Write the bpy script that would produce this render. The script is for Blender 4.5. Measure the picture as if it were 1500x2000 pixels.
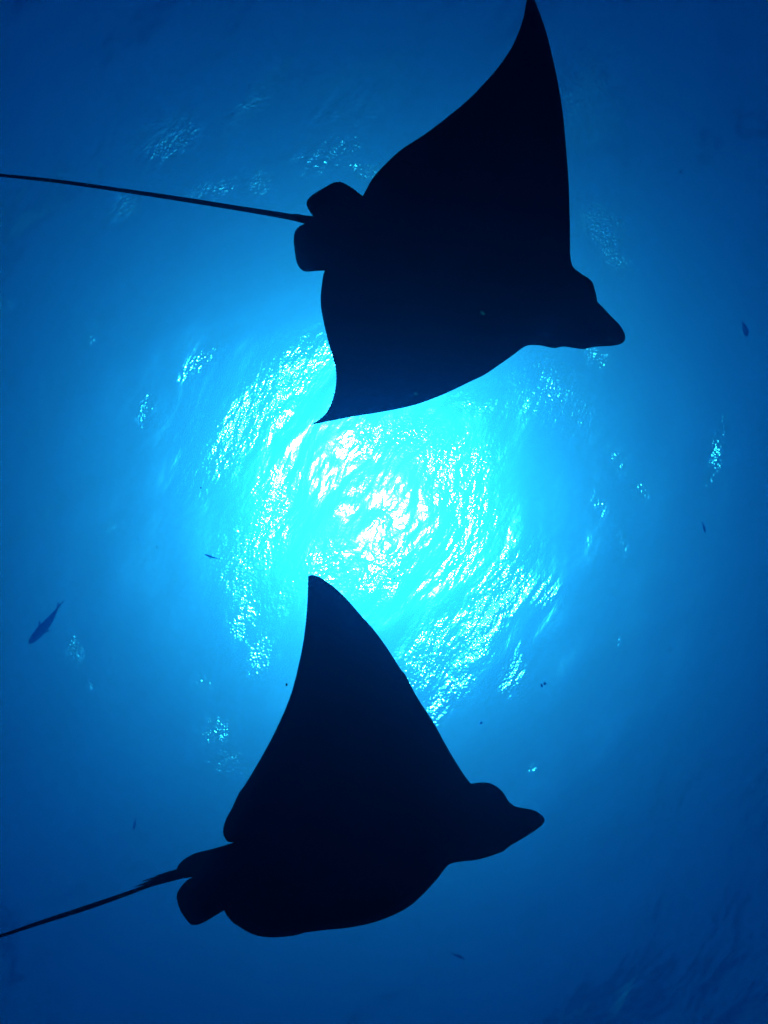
import bpy, bmesh, math, random
from mathutils import Vector, geometry
from mathutils.kdtree import KDTree

sc = bpy.context.scene
for o in list(bpy.data.objects):
    bpy.data.objects.remove(o)

# ------------------------------------------------------------------ camera
FPX = 1400.0                      # focal length in pixels of the 1500 x 2000 photograph
SURF = 22.0                       # height of the sea surface above the diver's camera, metres
cam_d = bpy.data.cameras.new('camera')
cam_d.sensor_fit = 'VERTICAL'
cam_d.sensor_height = 36.0
cam_d.lens = 36.0 * FPX / 2000.0
cam_d.clip_start = 0.02
cam_d.clip_end = 2000.0
cam = bpy.data.objects.new('camera', cam_d)
cam.location = (0, 0, 0)
cam.rotation_euler = (math.radians(180), 0, 0)      # straight up, top of frame towards -Y
sc.collection.objects.link(cam)
sc.camera = cam

# ------------------------------------------------------------------ sky, sun, exposure
SUN_EL, SUN_AZ = 88.7, 225.0
world = bpy.data.worlds.new('World')
sc.world = world
world.use_nodes = True
wn = world.node_tree.nodes
sky = wn.new('ShaderNodeTexSky')
sky.sky_type = 'NISHITA'
sky.sun_disc = False
sky.sun_elevation = math.radians(SUN_EL)
sky.sun_rotation = math.radians(SUN_AZ)
sky.altitude = 0
sky.ozone_density = 6.0
sky.dust_density = 0.0
sky.air_density = 0.34
wn['Background'].inputs['Strength'].default_value = 0.05
world.node_tree.links.new(sky.outputs[0], wn['Background'].inputs['Color'])

sun_d = bpy.data.lights.new('sun', 'SUN')
sun_d.energy = 5.0
sun_d.angle = math.radians(0.6)
sun_d.color = (1.0, 0.96, 0.90)
sun = bpy.data.objects.new('sun', sun_d)
_az, _el = math.radians(SUN_AZ), math.radians(SUN_EL)
_to_sun = Vector((math.sin(_az) * math.cos(_el), math.cos(_az) * math.cos(_el), math.sin(_el)))
sun.rotation_euler = _to_sun.to_track_quat('Z', 'Y').to_euler()
sun.location = (0, 0, 40)
sc.collection.objects.link(sun)

sc.view_settings.view_transform = 'Standard'
sc.view_settings.look = 'None'
sc.view_settings.gamma = 1.0
sc.view_settings.use_curve_mapping = False
sc.view_settings.exposure = 0.70
sc.render.film_transparent = False
cy = sc.cycles
cy.max_bounces = 6
cy.diffuse_bounces = 2
cy.glossy_bounces = 2
cy.transmission_bounces = 4
cy.transparent_max_bounces = 6
cy.volume_bounces = 1
cy.caustics_refractive = True
cy.caustics_reflective = False
cy.blur_glossy = 0.0
cy.sample_clamp_direct = 1500.0
cy.sample_clamp_indirect = 3.0
cy.use_denoising = True
cy.denoiser = 'OPENIMAGEDENOISE'
cy.denoising_input_passes = 'RGB'
cy.denoising_prefilter = 'NONE'

# ------------------------------------------------------------------ helpers
def link(o):
    sc.collection.objects.link(o)
    return o

def mesh_obj(name, verts, faces, mat, parent=None, smooth=True):
    me = bpy.data.meshes.new(name)
    me.from_pydata([tuple(v) for v in verts], [], faces)
    me.update()
    if smooth:
        me.polygons.foreach_set('use_smooth', [True] * len(me.polygons))
    me.materials.append(mat)
    o = link(bpy.data.objects.new(name, me))
    if parent:
        o.parent = parent
    return o

def empty(name, loc):
    o = bpy.data.objects.new(name, None)
    o.location = loc
    o.empty_display_size = 0.1
    return link(o)

def tag(o, label=None, cat=None, group=None, kind=None):
    if label: o['label'] = label
    if cat: o['category'] = cat
    if group: o['group'] = group
    if kind: o['kind'] = kind
    return o

def at(px, py, d):
    """point at height d whose direction from the camera is that photo pixel"""
    return Vector(((px - 750.0) / FPX * d, (py - 1000.0) / FPX * d, d))

def new_mat(name):
    m = bpy.data.materials.new(name)
    m.use_nodes = True
    m.node_tree.nodes.clear()
    return m, m.node_tree.nodes, m.node_tree.links

# ------------------------------------------------------------------ materials
def surface_material():
    m, n, l = new_mat('rippled_sea_surface')
    out = n.new('ShaderNodeOutputMaterial')
    tc = n.new('ShaderNodeTexCoord')
    def mapping(src, rot, scale):
        mp = n.new('ShaderNodeMapping'); mp.vector_type = 'TEXTURE'
        mp.inputs['Rotation'].default_value = (0, 0, math.radians(rot))
        mp.inputs['Scale'].default_value = scale
        l.new(src, mp.inputs['Vector'])
        return mp.outputs[0]
    def noise(src, scale, detail=2.0, rough=0.5, dist=0.0):
        t = n.new('ShaderNodeTexNoise')
        t.inputs['Scale'].default_value = scale
        t.inputs['Detail'].default_value = detail
        t.inputs['Roughness'].default_value = rough
        t.inputs['Distortion'].default_value = dist
        l.new(src, t.inputs['Vector'])
        return t
    def mth(op, a, b=None, c=None):
        t = n.new('ShaderNodeMath'); t.operation = op
        for i, v in enumerate((a, b, c)):
            if v is None: continue
            if isinstance(v, (int, float)): t.inputs[i].default_value = v
            else: l.new(v, t.inputs[i])
        return t.outputs[0]
    K = SURF / 12.0                                                   # ripple sizes below are for 12 m of water
    P = mapping(tc.outputs['Object'], 0, (K, K, K))
    # slow warp so that the crests bend
    w = noise(P, 0.35, 2.0)
    sub = n.new('ShaderNodeVectorMath'); sub.operation = 'SUBTRACT'
    l.new(w.outputs['Color'], sub.inputs[0]); sub.inputs[1].default_value = (0.5, 0.5, 0.5)
    scl = n.new('ShaderNodeVectorMath'); scl.operation = 'SCALE'
    l.new(sub.outputs[0], scl.inputs[0]); scl.inputs['Scale'].default_value = 0.9
    add = n.new('ShaderNodeVectorMath'); add.operation = 'ADD'
    l.new(P, add.inputs[0]); l.new(scl.outputs[0], add.inputs[1])
    W = add.outputs[0]
    ruf = n.new('ShaderNodeAttribute'); ruf.attribute_name = 'ruffle'  # wind-ruffled patches
    a = noise(mapping(W, 34, (1.0, 2.4, 1.0)), 2.0, 2.0, 0.45)       # chop
    b = noise(mapping(W, 30, (1.0, 2.7, 1.0)), 8.0, 2.0, 0.5)        # ripples
    c = noise(W, 22.0, 1.5, 0.5)                                       # capillaries
    chop = n.new('ShaderNodeAttribute'); chop.attribute_name = 'chop'    # one gust of steeper chop
    h = mth('MULTIPLY', mth('MULTIPLY', mth('SUBTRACT', a.outputs['Fac'], 0.5), 0.36), chop.outputs['Fac'])
    hb = mth('MULTIPLY', mth('MULTIPLY', mth('SUBTRACT', b.outputs['Fac'], 0.5), 0.13), mth('MINIMUM', ruf.outputs['Fac'], 2.3))
    hc = mth('MULTIPLY', mth('MULTIPLY', mth('SUBTRACT', c.outputs['Fac'], 0.5), 0.030), mth('POWER', ruf.outputs['Fac'], 1.4))
    h = mth('MULTIPLY', mth('ADD', h, mth('ADD', hb, hc)), K)
    bump = n.new('ShaderNodeBump')
    bump.inputs['Strength'].default_value = 1.0
    bump.inputs['Distance'].default_value = 1.0
    l.new(h, bump.inputs['Height'])
    g = n.new('ShaderNodeBsdfGlass')
    g.inputs['IOR'].default_value = 1.333
    g.inputs['Roughness'].default_value = 0.17
    l.new(bump.outputs[0], g.inputs['Normal'])
    # facets too small to see on their own blur the sun into a wide glow
    gr = n.new('ShaderNodeBsdfGlass')
    gr.inputs['IOR'].default_value = 1.333
    gr.inputs['Roughness'].default_value = 0.95
    gs = n.new('ShaderNodeBsdfGlass')
    gs.inputs['IOR'].default_value = 1.333
    gs.inputs['Roughness'].default_value = 0.30
    l.new(bump.outputs[0], gs.inputs['Normal'])
    gx = n.new('ShaderNodeMixShader'); gx.inputs[0].default_value = 0.55
    l.new(g.outputs[0], gx.inputs[1]); l.new(gs.outputs[0], gx.inputs[2])
    gm = n.new('ShaderNodeMixShader'); gm.inputs[0].default_value = 0.11
    l.new(gx.outputs[0], gm.inputs[1]); l.new(gr.outputs[0], gm.inputs[2])
    t = n.new('ShaderNodeBsdfTransparent')
    mix = n.new('ShaderNodeMixShader'); mix.inputs[0].default_value = 0.78
    l.new(t.outputs[0], mix.inputs[1]); l.new(gm.outputs[0], mix.inputs[2])
    l.new(mix.outputs[0], out.inputs['Surface'])
    return m

def water_volume():
    m, n, l = new_mat('clear_blue_seawater')
    out = n.new('ShaderNodeOutputMaterial')
    p = n.new('ShaderNodeVolumePrincipled')
    p.inputs['Color'].default_value = (0.03, 0.17, 0.66, 1)
    p.inputs['Density'].default_value = 0.0285
    p.inputs['Anisotropy'].default_value = 0.80
    p.inputs['Absorption Color'].default_value = (1, 1, 1, 1)
    a = n.new('ShaderNodeVolumeAbsorption')
    a.inputs['Color'].default_value = (0.26, 0.84, 0.94, 1)
    a.inputs['Density'].default_value = 0.23
    ad = n.new('ShaderNodeAddShader')
    l.new(p.outputs[0], ad.inputs[0]); l.new(a.outputs[0], ad.inputs[1])
    l.new(ad.outputs[0], out.inputs['Volume'])
    return m

def skin_material(name, col, spot):
    m, n, l = new_mat(name)
    out = n.new('ShaderNodeOutputMaterial')
    b = n.new('ShaderNodeBsdfPrincipled')
    tc = n.new('ShaderNodeTexCoord')
    t = n.new('ShaderNodeTexNoise'); t.inputs['Scale'].default_value = 9.0; t.inputs['Detail'].default_value = 4.0
    l.new(tc.outputs['Object'], t.inputs['Vector'])
    r = n.new('ShaderNodeValToRGB')
    r.color_ramp.elements[0].color = (*col, 1); r.color_ramp.elements[1].color = (*spot, 1)
    r.color_ramp.elements[0].position = 0.35; r.color_ramp.elements[1].position = 0.7
    l.new(t.outputs['Fac'], r.inputs['Fac'])
    l.new(r.outputs['Color'], b.inputs['Base Color'])
    b.inputs['Roughness'].default_value = 0.65
    b.inputs['Specular IOR Level'].default_value = 0.2
    l.new(b.outputs[0], out.inputs['Surface'])
    return m

M_SURF = surface_material()
M_WATER = water_volume()
M_SKIN = skin_material('dark_ray_skin_shaded_belly', (0.020, 0.024, 0.030), (0.045, 0.05, 0.058))  # pale belly painted near-black like the back: backlit shade put into the colour
M_SPINE = skin_material('tail_spine_horn', (0.03, 0.035, 0.04), (0.05, 0.055, 0.06))
M_EYE = skin_material('ray_eye', (0.008, 0.008, 0.01), (0.012, 0.012, 0.014))
M_FISH = skin_material('silvery_fish_scales', (0.62, 0.66, 0.68), (0.75, 0.78, 0.8))
def flake_material():
    m, n, l = new_mat('translucent_flakes')
    out = n.new('ShaderNodeOutputMaterial')
    tr = n.new('ShaderNodeBsdfTranslucent'); tr.inputs['Color'].default_value = (0.5, 0.52, 0.5, 1)
    tp = n.new('ShaderNodeBsdfTransparent')
    mx = n.new('ShaderNodeMixShader'); mx.inputs[0].default_value = 0.3
    l.new(tp.outputs[0], mx.inputs[1]); l.new(tr.outputs[0], mx.inputs[2])
    l.new(mx.outputs[0], out.inputs['Surface'])
    return m
M_FLAKE = flake_material()
M_SNOW = skin_material('drifting_particles', (0.10, 0.11, 0.10), (0.2, 0.2, 0.18))

# ------------------------------------------------------------------ sea surface and water body
# ruffled patches of the surface, metres on a sheet 12 m up: x, y, length, width, heading (deg), steepness
def _p(px, py, ln, wd, ang, st):
    k = 12.0 / FPX
    return ((px - 750) * k, (py - 1000) * k, ln * k * 0.5, wd * k * 0.5, math.radians(ang), st)
RUFFLES = [_p(*q) for q in (
    (750,1000,400,380,0,0.55),(890,990,140,200,-70,0.85),(720,865,130,100,-20,0.85),(640,1100,170,110,-40,0.85),(760,1110,220,130,-40,0.8),(740,1010,120,90,-60,0.9),
    (860,900,150,110,-30,1.0),(800,850,130,80,-15,1.0),(940,900,110,90,-60,0.8),(900,1080,130,90,-60,0.8),(700,960,140,90,-50,0.9),(490,830,330,110,-50,0.95),(545,745,170,90,-35,0.95),(600,690,170,70,-30,0.9),(440,900,160,60,-55,0.9),
    (500,1060,260,130,-65,0.85),(540,980,200,130,-60,0.65),(480,1190,150,70,-75,0.9),(510,1280,100,60,-70,0.9),(560,1160,120,60,-60,0.7),
    (960,1180,260,90,-60,0.9),(840,1270,200,100,-55,0.9),(1000,1310,100,40,-65,0.8),(850,1385,90,50,-60,0.8),(900,1330,90,50,-60,0.7),
    (930,790,160,60,10,0.6),(1080,770,190,140,40,0.62),(1165,690,90,40,30,0.6),
    (405,700,110,22,-42,1.0),(285,803,76,22,-68,0.95),(182,664,76,12,-60,1.0),(243,408,60,34,-50,0.8),(500,185,140,34,-50,0.8),
    (330,262,130,80,-40,0.42),(410,365,120,26,-15,0.7),(505,352,60,40,-30,0.7),(725,322,90,30,-5,0.55),(640,290,200,90,-20,0.30),(690,190,220,150,-20,0.34),
    (1165,450,110,80,60,0.75),(1190,500,90,50,40,0.75),(1400,895,220,18,-76,0.46),(149,1270,54,20,85,1.1),(183,1337,18,12,0,0.8),
    (1265,960,40,18,80,0.5),(1222,1065,60,18,80,0.6),(1220,890,90,50,70,0.36),(1180,985,60,36,60,0.36),(430,1425,100,80,0,0.45),(440,1480,120,70,-30,0.5),(490,1505,40,30,40,0.5),
    (395,1340,60,60,0,0.42),(1040,1500,50,22,80,0.32),(1200,1245,40,20,60,0.55),(1140,220,120,140,0,0.5),(5,600,30,40,80,0.8),(216,1028,20,26,70,0.7),(1060,1160,80,60,-60,0.5),
)]
def needed_slope(r):
    """slope that bends overhead sunlight by the angle at which a point r metres out (12 m up) is seen"""
    th = min(math.atan(r / 12.0), math.radians(36))
    lo, hi = 0.0, math.radians(86)
    for _ in range(24):
        m = (lo + hi) / 2
        if m - math.asin(math.sin(m) / 1.333) < th: lo = m
        else: hi = m
    return math.tan(lo)
NEED = [needed_slope(i * 0.05) for i in range(400)]
def ruffle(x, y):
    k = 12.0 / SURF
    x *= k; y *= k
    v = 0.20 + 0.12 * math.exp(-(x * x + y * y) / 12.0)
    nd = None
    for cx, cy_, ln, wd, an, st in RUFFLES:
        dx, dy = x - cx, y - cy_
        if abs(dx) > 4 or abs(dy) > 4: continue
        a = (dx * math.cos(an) + dy * math.sin(an)) / ln
        b = (-dx * math.sin(an) + dy * math.cos(an)) / wd
        q = a * a + b * b
        if q < 6:
            if nd is None:
                nd = 0.45 + 2.2 * NEED[min(399, int(math.hypot(x + 0.3, y + 0.2) * 20))]
            v = max(v, st * nd * math.exp(-q))
    return v

def build_surface():
    rnd = random.Random(4)
    waves = []
    for k in range(26):
        lam = 0.7 * (1.22 ** (k % 13)) * rnd.uniform(0.85, 1.15) * SURF / 12.0
        ang = math.radians(35 + rnd.gauss(0, 38))
        amp = 0.011 * lam
        waves.append((2 * math.pi / lam * math.cos(ang), 2 * math.pi / lam * math.sin(ang), amp, rnd.uniform(0, 6.28)))
    N = 360
    half = 98.0
    def coord(i):
        u = 2.0 * i / N - 1.0
        return half * math.sinh(3.2 * u) / math.sinh(3.2)
    cs = [coord(i) for i in range(N + 1)]
    verts, ruf, chp = [], [], []
    for y in cs:
        for x in cs:
            r = math.hypot(x, y)
            fade = 1.0 / (1.0 + (r / 40.0) ** 2)
            z = 0.0
            for kx, ky, a, ph in waves:
                z += a * math.sin(kx * x + ky * y + ph)
            verts.append((x, y, z * fade))
            ruf.append(ruffle(x, y))
            chp.append(0.36 + 0.64 * math.exp(-(r / (0.27 * SURF)) ** 2))
    faces = []
    for j in range(N):
        for i in range(N):
            q = j * (N + 1) + i
            faces.append((q, q + 1, q + N + 2, q + N + 1))
    o = mesh_obj('water_surface', verts, faces, M_SURF)
    at_ = o.data.attributes.new('ruffle', 'FLOAT', 'POINT')
    at_.data.foreach_set('value', ruf)
    at_ = o.data.attributes.new('chop', 'FLOAT', 'POINT')
    at_.data.foreach_set('value', chp)
    o.location = (0, 0, SURF)
    tag(o, 'rippled sea surface seen from below, glittering with sunlight', None, None, 'structure')
    return o
build_surface()

def build_water():
    bm = bmesh.new()
    bmesh.ops.create_cube(bm, size=1.0)
    for v in bm.verts:
        v.co.x *= 200.0; v.co.y *= 200.0
        v.co.z = SURF + 2.5 if v.co.z > 0 else -25.0
    me = bpy.data.meshes.new('haze'); bm.to_mesh(me); bm.free()
    me.materials.append(M_WATER)
    o = link(bpy.data.objects.new('haze', me))
    tag(o, 'clear blue sea water filling the whole view', None, None, 'stuff')
build_water()

# ------------------------------------------------------------------ eagle rays
UP = {   # outline runs, photo pixels: (points, scalloped edge?)
 'runs': [
  ([(1037,-16),(1029,0),(1020,42),(1001,89),(973,131),(947,161),(915,194),(873,229),(831,261),(784,292),(751,322),(728,348),(716,369),(708.5,383)], 1),
  ([(708.5,383),(692,370),(680,362),(668,356),(660,355),(648,358),(634,366),(620,374),(608,382),(601,390),(598.6,399),(602,408),(607,416),(611,422)], 1),
  ([(611,422),(594,420.5),(580,417.3),(570,418),(551,414.6),(467,402),(350,383.6),(233,367),(117,351),(0,339),(-160,324),(-340,314),(-520,311),(-640,313)], 0),
  ([(-640,314.5),(-520,314),(-340,318),(-160,330),(0,345.5),(117,358.5),(233,375),(350,393),(467,412),(560,428.5),(595,437)], 0),
  ([(595,437),(588,440),(580,446),(575,456),(573.6,470),(575,486),(578,506),(582,518),(589,527),(598,530.6),(616,529.6),(634,528.4)], 1),
  ([(634,528.4),(631,540),(628,560),(626.3,580),(627,600),(631.7,627),(640,663),(648,690),(655,717),(656.7,733),(656,753),(650,780),(640,802),(626.7,817),(606,830)], 1),
  ([(606,830),(653,820.7),(693,813),(733,806.7),(780,798),(813,790),(846.7,778),(880,764),(913,748),(946.7,731.7),(973,714),(1000,695),(1020,680),(1032,674.6),(1053,674.5),(1069,677.6),(1084,680),(1100,677),(1121,679.8),(1141,682),(1159,677.6),(1198,675.4),(1212,671.7),(1220,665.5),(1221,655.6),(1218,646.8),(1209.6,633.6),(1192,616),(1179,601.7),(1166.7,589.6)], 0),
  ([(1166.7,589.6),(1164.5,576),(1161,563),(1157,551),(1149,543),(1139,537),(1122.7,525),(1117,516),(1114,499),(1113.5,473),(1113.3,440),(1112.7,420),(1110.7,355),(1105,280),(1099,219),(1090,163),(1076,98),(1062,47),(1045,2),(1037,-16)], 0),
 ],
 'axis': ((600,430),(1215,655)), 'depth': 3.0, 'tail_u': 0.0,
}
LO = {
 'runs': [
  ([(601.7,1125),(609,1123),(623.7,1127),(642,1138.7),(660,1153),(678.7,1171.7),(704,1201),(730,1230),(755.7,1265),(784,1309),(791,1316.5),(814,1360.5),(847,1412),(868,1450),(884,1478),(904,1510),(914,1524),(919.6,1530.6)], 0),
  ([(919.6,1530.6),(930,1529),(944,1528),(958,1530),(970,1536),(982,1547),(988,1556),(994,1566),(1006,1575)], 0),
  ([(1006,1575),(1020,1578),(1040,1581.4),(1053,1588),(1061,1595),(1063.8,1601),(1060,1610),(1048,1620),(1030,1632),(1010,1644),(996,1652),(983,1663)], 0),
  ([(983,1663),(972,1667),(952,1674),(928,1680),(900,1683),(882,1686.6),(872,1693),(856,1714),(840,1732),(824,1749),(800,1770),(766.7,1788),(726.7,1802.7),(683,1811.7),(633,1817),(596.7,1821.7),(576.7,1827),(553,1830),(526.7,1831),(503,1828)], 0),
  ([(503,1828),(486.7,1821.7),(466.7,1810),(453,1800),(443,1788),(438,1778)], 1),
  ([(438,1778),(423,1786.7),(403,1799),(390,1805),(380,1807),(371.7,1805),(363,1795),(353,1780),(346.7,1763),(345,1751.7),(348,1740),(356.7,1728),(366.7,1718),(377,1713)], 1),
  ([(377,1713),(357,1716),(333,1722),(293,1733),(261,1745),(213,1762.7),(160,1781),(107,1797.5),(53,1814.7),(0,1831.5),(-150,1876),(-320,1918),(-480,1950),(-600,1968)], 0),
  ([(-600,1966),(-480,1946.5),(-320,1913),(-150,1870),(0,1825),(53,1806.7),(107,1788),(160,1770.7),(213,1753),(259,1737),(300,1721.5),(344,1702)], 0),
  ([(344,1702),(348,1690),(360,1678),(380,1666.7),(406.7,1660),(433,1652.7),(457,1645)], 0),
  ([(457,1645),(446.7,1644.7),(440,1638),(436,1628),(437,1613),(443,1596.7),(455,1574),(466.7,1549),(480.7,1529),(510,1479.7),(535.7,1432),(557.7,1384),(572,1344),(583,1300),(590.7,1263),(596,1226.7),(600,1182.7),(601.3,1146),(601.7,1125)], 1),
 ],
 'axis': ((352,1712),(1062,1601)), 'depth': 2.8, 'tail_u': 0.0,
}

def catmull(pts, step):
    out = []
    n = len(pts)
    for i in range(n - 1):
        p0 = pts[max(i - 1, 0)]; p1 = pts[i]; p2 = pts[i + 1]; p3 = pts[min(i + 2, n - 1)]
        L = math.hypot(p2[0] - p1[0], p2[1] - p1[1])
        k = max(1, int(round(L / step)))
        for q in range(k):
            t = q / k
            def f(a, b, c, d):
                return 0.5 * (2*b + (c - a)*t + (2*a - 5*b + 4*c - d)*t*t + (3*b - a - 3*c + d)*t**3)
            out.append((f(p0[0], p1[0], p2[0], p3[0]), f(p0[1], p1[1], p2[1], p3[1])))
    return out

def build_body(spec, name, zfun, bulge, parent, mat):
    rnd = random.Random(11)
    d0 = spec['depth']
    outline = []
    for pts, sc_edge in spec['runs']:
        tail = min(p[0] for p in pts) < -100
        r = catmull(pts, 14.0 if tail else (3.4 if sc_edge else 6.0))
        if sc_edge:
            q = []
            for i, p in enumerate(r):
                a = r[max(i - 1, 0)]; b = r[min(i + 1, len(r) - 1)]
                tx, ty = b[0] - a[0], b[1] - a[1]
                L = math.hypot(tx, ty) or 1.0
                edge = min(1.0, i / 4.0, (len(r) - i) / 4.0)
                s = (1.0 if i % 2 else -1.0) * rnd.uniform(0.3, 1.0) * edge * 0.6
                q.append((p[0] - ty / L * s, p[1] + tx / L * s))
            r = q
        outline += r
    # drop coincident neighbours
    clean = []
    for p in outline:
        if not clean or math.hypot(p[0] - clean[-1][0], p[1] - clean[-1][1]) > 0.4:
            clean.append(p)
    if math.hypot(clean[0][0] - clean[-1][0], clean[0][1] - clean[-1][1]) < 0.4:
        clean.pop()
    outline = clean
    n = len(outline)
    # dense samples of the outline for edge distance
    samples = []
    for i in range(n):
        a, b = outline[i], outline[(i + 1) % n]
        L = math.hypot(b[0] - a[0], b[1] - a[1]); k = max(1, int(L / 1.5))
        for q in range(k):
            samples.append((a[0] + (b[0] - a[0]) * q / k, a[1] + (b[1] - a[1]) * q / k))
    kd = KDTree(len(samples))
    for i, p in enumerate(samples): kd.insert((p[0], p[1], 0), i)
    kd.balance()
    def inside(x, y):
        c = False
        j = n - 1
        for i in range(n):
            xi, yi = outline[i]; xj, yj = outline[j]
            if (yi > y) != (yj > y) and x < (xj - xi) * (y - yi) / (yj - yi) + xi:
                c = not c
            j = i
        return c
    inner = []
    # rings that follow the edge keep the rim round; a jittered grid fills the rest
    xs = [p[0] for p in outline]; ys = [p[1] for p in outline]
    tail_end = spec['axis'][0][0] - 8
    g = 13.0
    y = min(ys)
    while y < max(ys):
        x = tail_end - 40
        while x < max(xs):
            px, py = x + rnd.uniform(-3, 3), y + rnd.uniform(-3, 3)
            dd = kd.find((px, py, 0))[2]
            if dd > 6.0 and inside(px, py):
                inner.append((px, py))
            x += g
        y += g
    for i in range(0, n, 2):
        a, b = outline[i - 1], outline[(i + 1) % n]
        tx, ty = b[0] - a[0], b[1] - a[1]
        L = math.hypot(tx, ty) or 1.0
        for off in (2.4,):
            for sgn in (1, -1):
                px, py = outline[i][0] - sgn * ty / L * off, outline[i][1] + sgn * tx / L * off
                if px < tail_end: continue
                if inside(px, py) and kd.find((px, py, 0))[2] > off * 0.75:
                    inner.append((px, py))
    # centre line of the tail
    tl = spec['tail_line']
    for p in catmull(tl, 16.0):
        if kd.find((p[0], p[1], 0))[2] > 0.3 and inside(*p):
            inner.append(p)
    vs = [Vector(p) for p in outline + inner]
    es = [(i, (i + 1) % n) for i in range(n)]
    v2, e2, f2, ov, oe, of = geometry.delaunay_2d_cdt(vs, es, [], 1, 1e-4)
    (ax, ay), (bx, by) = spec['axis']
    L = math.hypot(bx - ax, by - ay)
    ux, uy = (bx - ax) / L, (by - ay) / L
    top, bot = [], []
    m_per_px = d0 / FPX
    verts = []; idx_top = {}; idx_bot = {}
    for i, p in enumerate(v2):
        dx, dy = p.x - ax, p.y - ay
        u = (dx * ux + dy * uy) / L                     # 0 tail root .. 1 snout
        s = (dx * uy - dy * ux) * m_per_px              # metres, positive towards the top of the photo
        e = kd.find((p.x, p.y, 0))[2] * m_per_px        # metres from the rim
        if e < 0.0006: e = 0.0
        z = d0 + zfun(u, s)
        if u < -0.02:
            hu = hl = e * 1.0
        else:
            thin = 0.020 * (1 - math.exp(-e / 0.022))
            bu = bulge(u, s) * (1 - math.exp(-(e / 0.10) ** 1.3))
            hl = thin + bu * 0.75                       # belly, towards the camera
            hu = thin + bu * 1.15                       # back
        if e == 0.0:
            verts.append(at(p.x, p.y, z)); idx_top[i] = idx_bot[i] = len(verts) - 1
        else:
            verts.append(at(p.x, p.y, z - hl)); idx_bot[i] = len(verts) - 1
            verts.append(at(p.x, p.y, z + hu)); idx_top[i] = len(verts) - 1
    faces = []
    for f in f2:
        faces.append(tuple(idx_bot[k] for k in f))
        ft = tuple(idx_top[k] for k in reversed(f))
        if set(ft) != set(faces[-1]):
            faces.append(ft)
    return verts, faces

def finish_body(root, verts, faces, mat):
    loc = root.location.copy()
    o = mesh_obj('body', [v - loc for v in verts], faces, mat, root)
    bm = bmesh.new(); bm.from_mesh(o.data)
    bmesh.ops.recalc_face_normals(bm, faces=bm.faces)
    bm.to_mesh(o.data); bm.free()
    return o

def add_ellipsoid(name, c, r, mat, root):
    bm = bmesh.new()
    bmesh.ops.create_uvsphere(bm, u_segments=14, v_segments=10, radius=1.0)
    me = bpy.data.meshes.new(name)
    for v in bm.verts:
        v.co = Vector((v.co.x * r[0], v.co.y * r[1], v.co.z * r[2]))
    bm.to_mesh(me); bm.free()
    me.polygons.foreach_set('use_smooth', [True] * len(me.polygons))
    me.materials.append(mat)
    o = link(bpy.data.objects.new(name, me))
    o.parent = root
    o.location = c - root.location
    return o

def spine(root, a, b, r0, side):
    """a saw-edged spine tapering from a to b"""
    d = (b - a); L = d.length; t = d / L
    w = t.cross(Vector((0, 0, 1))).normalized() * side
    up = w.cross(t).normalized()
    verts, faces = [], []
    K = 16
    for k in range(K + 1):
        f = k / K
        r = r0 * (1 - f) ** 0.7 + 0.0004
        barb = r * (0.5 if k % 2 else 0.0)
        c = a + d * f
        verts += [c + w * (r + barb), c + up * r * 0.5, c - w * r, c - up * r * 0.5]
    for k in range(K):
        for q in range(4):
            i0 = k * 4 + q; i1 = k * 4 + (q + 1) % 4
            faces.append((i0, i1, i1 + 4, i0 + 4))
    faces.append((0, 3, 2, 1)); faces.append((K*4, K*4+1, K*4+2, K*4+3))
    return mesh_obj('tail_spine', [v - root.location for v in verts], faces, M_SPINE, root, smooth=False)

# upper ray: near wing spread flat, far wing swept up towards the surface
UP['tail_line'] = [(595,429),(467,407),(350,388.3),(233,371),(117,354.7),(0,342.2),(-160,327),(-340,316),(-520,312.5),(-620,313.4)]
def up_z(u, s):
    w = max(0.0, abs(s) - 0.08)
    z = 0.28 * w * w if s > 0 else 1.25 * w * w + 0.15 * w
    return z + 0.05 * (u - 0.5) + (0.0 if u > 0 else 0.03 * u)
def up_bulge(u, s):
    along = math.exp(-((u - 0.62) / 0.34) ** 2)
    head = math.exp(-((u - 0.86) / 0.10) ** 2) * 0.35
    return (0.105 * along + 0.105 * head) * math.exp(-(s / 0.17) ** 2)
r1 = empty('eagle_ray', at(880, 540, 2.9))
tag(r1, 'larger silhouetted eagle ray with long thin tail crossing the upper half of the frame', 'ray', 'eagle rays gliding below the surface')
v, f = build_body(UP, 'body', up_z, up_bulge, r1, M_SKIN)
finish_body(r1, v, f, M_SKIN)
add_ellipsoid('eye', at(1143, 566, 3.02), (0.020, 0.020, 0.016), M_EYE, r1)
add_ellipsoid('eye', at(1128, 664, 3.06), (0.020, 0.016, 0.018), M_EYE, r1)
spine(r1, at(588, 424, 3.0), at(541, 416.6, 2.99), 0.006, 1)

# lower ray: one wing raised, the other curled up out of sight behind the body
LO['tail_line'] = [(360,1711),(333,1717),(293,1729),(261,1741.5),(213,1758),(160,1776),(107,1793),(53,1810.7),(0,1828.2),(-150,1873),(-320,1915.5),(-480,1948.3),(-580,1964)]
def lo_z(u, s):
    w = max(0.0, abs(s) - 0.08)
    z = 0.30 * w * w if s > 0 else 2.2 * w * w + 0.25 * w
    return z + 0.04 * (u - 0.5) + (0.0 if u > 0 else 0.03 * u)
def lo_bulge(u, s):
    along = math.exp(-((u - 0.60) / 0.34) ** 2)
    head = math.exp(-((u - 0.86) / 0.10) ** 2) * 0.35
    return (0.105 * along + 0.105 * head) * math.exp(-(s / 0.17) ** 2)
r2 = empty('eagle_ray', at(680, 1650, 2.7))
tag(r2, 'silhouetted eagle ray in the lower half with one wing pointing up into the sun glitter', 'ray', 'eagle rays gliding below the surface')
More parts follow.
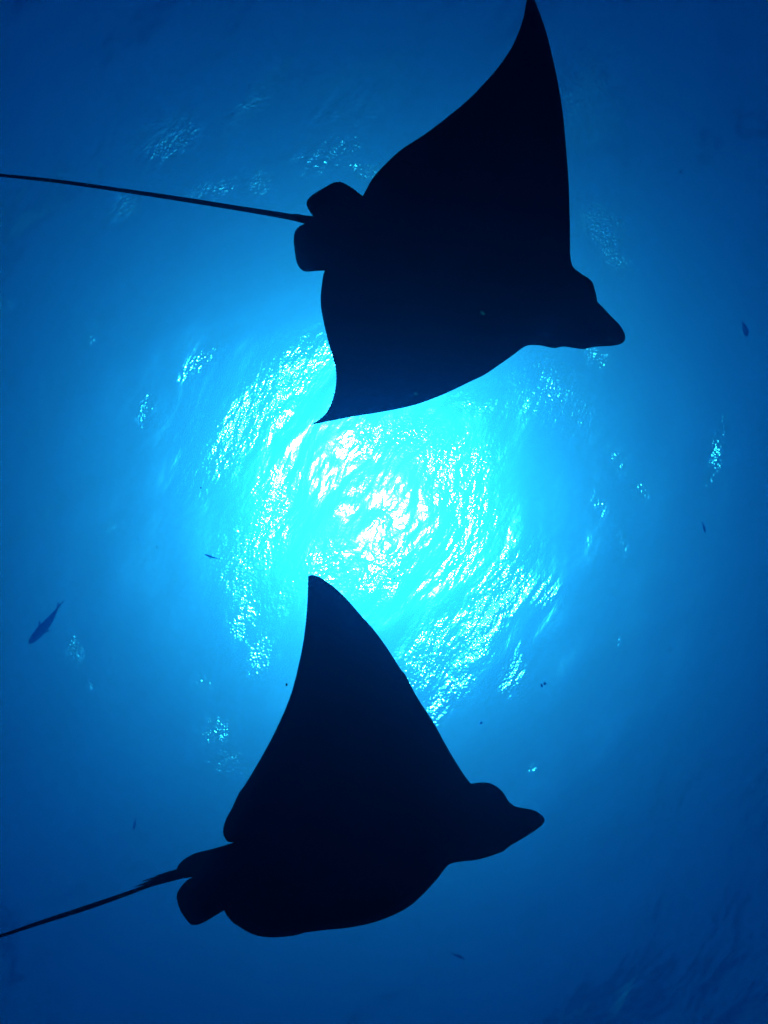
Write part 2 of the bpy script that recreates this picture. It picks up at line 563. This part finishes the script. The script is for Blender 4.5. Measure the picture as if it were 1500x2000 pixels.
v, f = build_body(LO, 'body', lo_z, lo_bulge, r2, M_SKIN)
# the far wing, bent upwards from the lower rim of the disc
base = len(v)
root_line = catmull([(470,1790),(540,1812),(630,1803),(720,1786),(790,1756),(838,1715),(850,1690)], 12.0)
NS, NC = 18, len(root_line)
for side in (-1, 1):
    for j in range(NS + 1):
        t = j / NS
        for i, p in enumerate(root_line):
            c = i / (NC - 1)
            chord = (1 - t) ** 0.75
            cc = 0.10 * t + c * chord + (1 - chord) * 0.12      # sweep the tip back towards the tail
            k = min(cc, 1.0) * (NC - 1); q = min(int(k), NC - 2); fr = k - q
            px = root_line[q][0] * (1 - fr) + root_line[q + 1][0] * fr
            py = root_line[q][1] * (1 - fr) + root_line[q + 1][1] * fr
            px -= 70 * t * t; py -= 30 * t + 60 * t * t
            prof = math.sqrt(max(0.0, 1 - (2 * c - 1) ** 2)) * (1 - t ** 3)
            P = at(px, py, 2.82)
            P.z += 0.02 + 0.80 * t
            P.y += side * 0.020 * prof
            v.append(P)
row = NC
for si in range(2):
    b0 = base + si * (NS + 1) * row
    for j in range(NS):
        for i in range(NC - 1):
            a = b0 + j * row + i
            f.append((a, a + 1, a + row + 1, a + row))
finish_body(r2, v, f, M_SKIN)
add_ellipsoid('eye', at(970, 1560, 2.86), (0.020, 0.018, 0.016), M_EYE, r2)
add_ellipsoid('eye', at(962, 1652, 2.88), (0.020, 0.018, 0.016), M_EYE, r2)
spine(r2, at(350, 1702, 2.78), at(304, 1710.5, 2.78), 0.0085, -1)
spine(r2, at(340, 1707, 2.785), at(276, 1721.5, 2.785), 0.0085, -1)
spine(r2, at(330, 1713, 2.79), at(262, 1732, 2.79), 0.0085, -1)

# ------------------------------------------------------------------ fish
def make_fish(label, head, tailp, d, fat=0.19, group='small fish far off in the blue'):
    """a spindle-shaped fish lying from its head pixel to its tail pixel at height d"""
    H, T = at(*head, d), at(*tailp, d)
    L = (H - T).length
    root = empty('fish', (H + T) / 2)
    ang = math.atan2((H - T).y, (H - T).x)
    root.rotation_euler = (0, 0, ang)
    tag(root, label, 'fish', group)
    K, S = 16, 12
    verts, faces = [], []
    for k in range(K + 1):
        t = k / K
        x = (0.5 - t * 0.86) * L
        w = fat * L * 0.5 * (math.sin(math.pi * (0.03 + 0.93 * t) ** 0.72) ** 0.9 + 0.06)
        bend = 0.05 * L * max(0.0, t - 0.45) ** 2 * 3
        for s in range(S):
            a = 2 * math.pi * s / S
            verts.append((x, bend + w * math.cos(a), w * 1.25 * math.sin(a)))
    for k in range(K):
        for s in range(S):
            a = k * S + s; b = k * S + (s + 1) % S
            faces.append((a, b, b + S, a + S))
    faces.append(tuple(range(S - 1, -1, -1)))
    faces.append(tuple(range(K * S, K * S + S)))
    mesh_obj('body', verts, faces, M_FISH, root)
    yb = 0.05 * L * 0.55 ** 2 * 3
    def fin(name, pts, th):
        n = len(pts); vv = []
        for sg in (1, -1):
            for (x, y, z) in pts: vv.append((x, y + (sg * th if name != 'pectoral_fin' else 0), z + (sg * th if name == 'pectoral_fin' else 0)))
        ff = [tuple(range(n)), tuple(range(2 * n - 1, n - 1, -1))]
        for i in range(n):
            j = (i + 1) % n
            ff.append((i, i + n, j + n, j))
        mesh_obj(name, vv, ff, M_FISH, root, smooth=False)
    th = 0.006 * L
    fin('tail_fin', [(-0.33*L, yb, 0.02*L), (-0.50*L, yb + 0.035*L, 0.13*L), (-0.43*L, yb + 0.02*L, 0.0), (-0.50*L, yb + 0.035*L, -0.13*L), (-0.33*L, yb, -0.02*L)], th)
    fin('dorsal_fin', [(0.18*L, 0, 0.10*L), (0.02*L, 0, 0.17*L), (-0.16*L, 0.01*L, 0.08*L)], th)
    fin('pectoral_fin', [(0.20*L, 0.07*L, 0), (0.04*L, 0.15*L, -0.01*L), (0.10*L, 0.07*L, 0)], th)
    fin('pectoral_fin', [(0.20*L, -0.07*L, 0), (0.10*L, -0.07*L, 0), (0.04*L, -0.15*L, -0.01*L)], th)
    return root

make_fish('slender grey-blue fish near the left edge, largest of the fish', (58,1256), (126,1180), 20.8, 0.165)
make_fish('blurry dark fish by the right edge, level with the upper ray\'s snout', (1458,657), (1451,626), 20.4, 0.34)
make_fish('faint thin fish just left of the sun glitter', (400,1083), (430,1094), 20.4, 0.11)
make_fish('tiny dim fish in the dark water below the lower ray', (907,1872), (880,1860), 20.4, 0.17)
make_fish('tiny dim fish above the lower ray\'s tail', (261,1620), (266,1597), 20.4, 0.17)
make_fish('faint fish in open blue water on the right', (1377,1040), (1372,1017), 20.4, 0.17)

# ------------------------------------------------------------------ drifting particles
def build_particles():
    rnd = random.Random(21)
    verts, faces = [], []
    def blob(c, r):
        bm = bmesh.new()
        bmesh.ops.create_icosphere(bm, subdivisions=1, radius=1.0)
        b0 = len(verts)
        sx, sy, sz = (rnd.uniform(0.6, 1.4) for _ in range(3))
        bm.verts.ensure_lookup_table()
        for v in bm.verts:
            k = rnd.uniform(0.75, 1.2) * r
            verts.append(c + Vector((v.co.x * sx * k, v.co.y * sy * k, v.co.z * sz * k)))
        for fc in bm.faces:
            faces.append(tuple(b0 + v.index for v in fc.verts))
        bm.free()
    for px, py, d, rpx in ((560,1337,3.5,3.0),(940,1412,19.0,4.0),(1058,1339,19.0,3.4),(1064,1335,19.0,2.8),(1329,336,15.0,4.0)):
        blob(at(px, py, d), rpx / FPX * d)
    for _ in range(90):
        d = rnd.uniform(1.2, 9.0)
        px, py = rnd.uniform(-200, 1700), rnd.uniform(-200, 2200)
        blob(at(px, py, d), rnd.uniform(0.6, 1.6) / FPX * d)
    o = mesh_obj('plankton', verts, faces, M_SNOW)
    tag(o, 'tiny specks of plankton drifting in the water', None, None, 'stuff')
build_particles()

def build_flakes():
    rnd = random.Random(8)
    verts, faces = [], []
    def flake(c, r):
        tilt = Vector((rnd.uniform(-0.6, 0.6), rnd.uniform(-0.6, 0.6), 1)).normalized()
        u = tilt.orthogonal().normalized(); w = tilt.cross(u)
        b0 = len(verts); k = 8
        for i in range(k):
            a = 2 * math.pi * i / k
            q = r * rnd.uniform(0.7, 1.15)
            verts.append(c + u * math.cos(a) * q + w * math.sin(a) * q * 0.8)
        faces.append(tuple(range(b0, b0 + k)))
    for px, py, d, rpx in ((943,612,1.5,6.0),(812,769,1.8,4.0),(790,604,1.9,2.4),(1190,662,2.1,2.6)):
        flake(at(px, py, d), rpx / FPX * d)
    for _ in range(70):
        d = rnd.uniform(1.3, 7.0)
        flake(at(rnd.uniform(-200, 1700), rnd.uniform(-200, 2200), d), rnd.uniform(0.7, 1.7) / FPX * d)
    o = mesh_obj('marine_snow', verts, faces, M_FLAKE, smooth=False)
    tag(o, 'pale flakes of marine snow drifting in the water', None, None, 'stuff')
build_flakes()
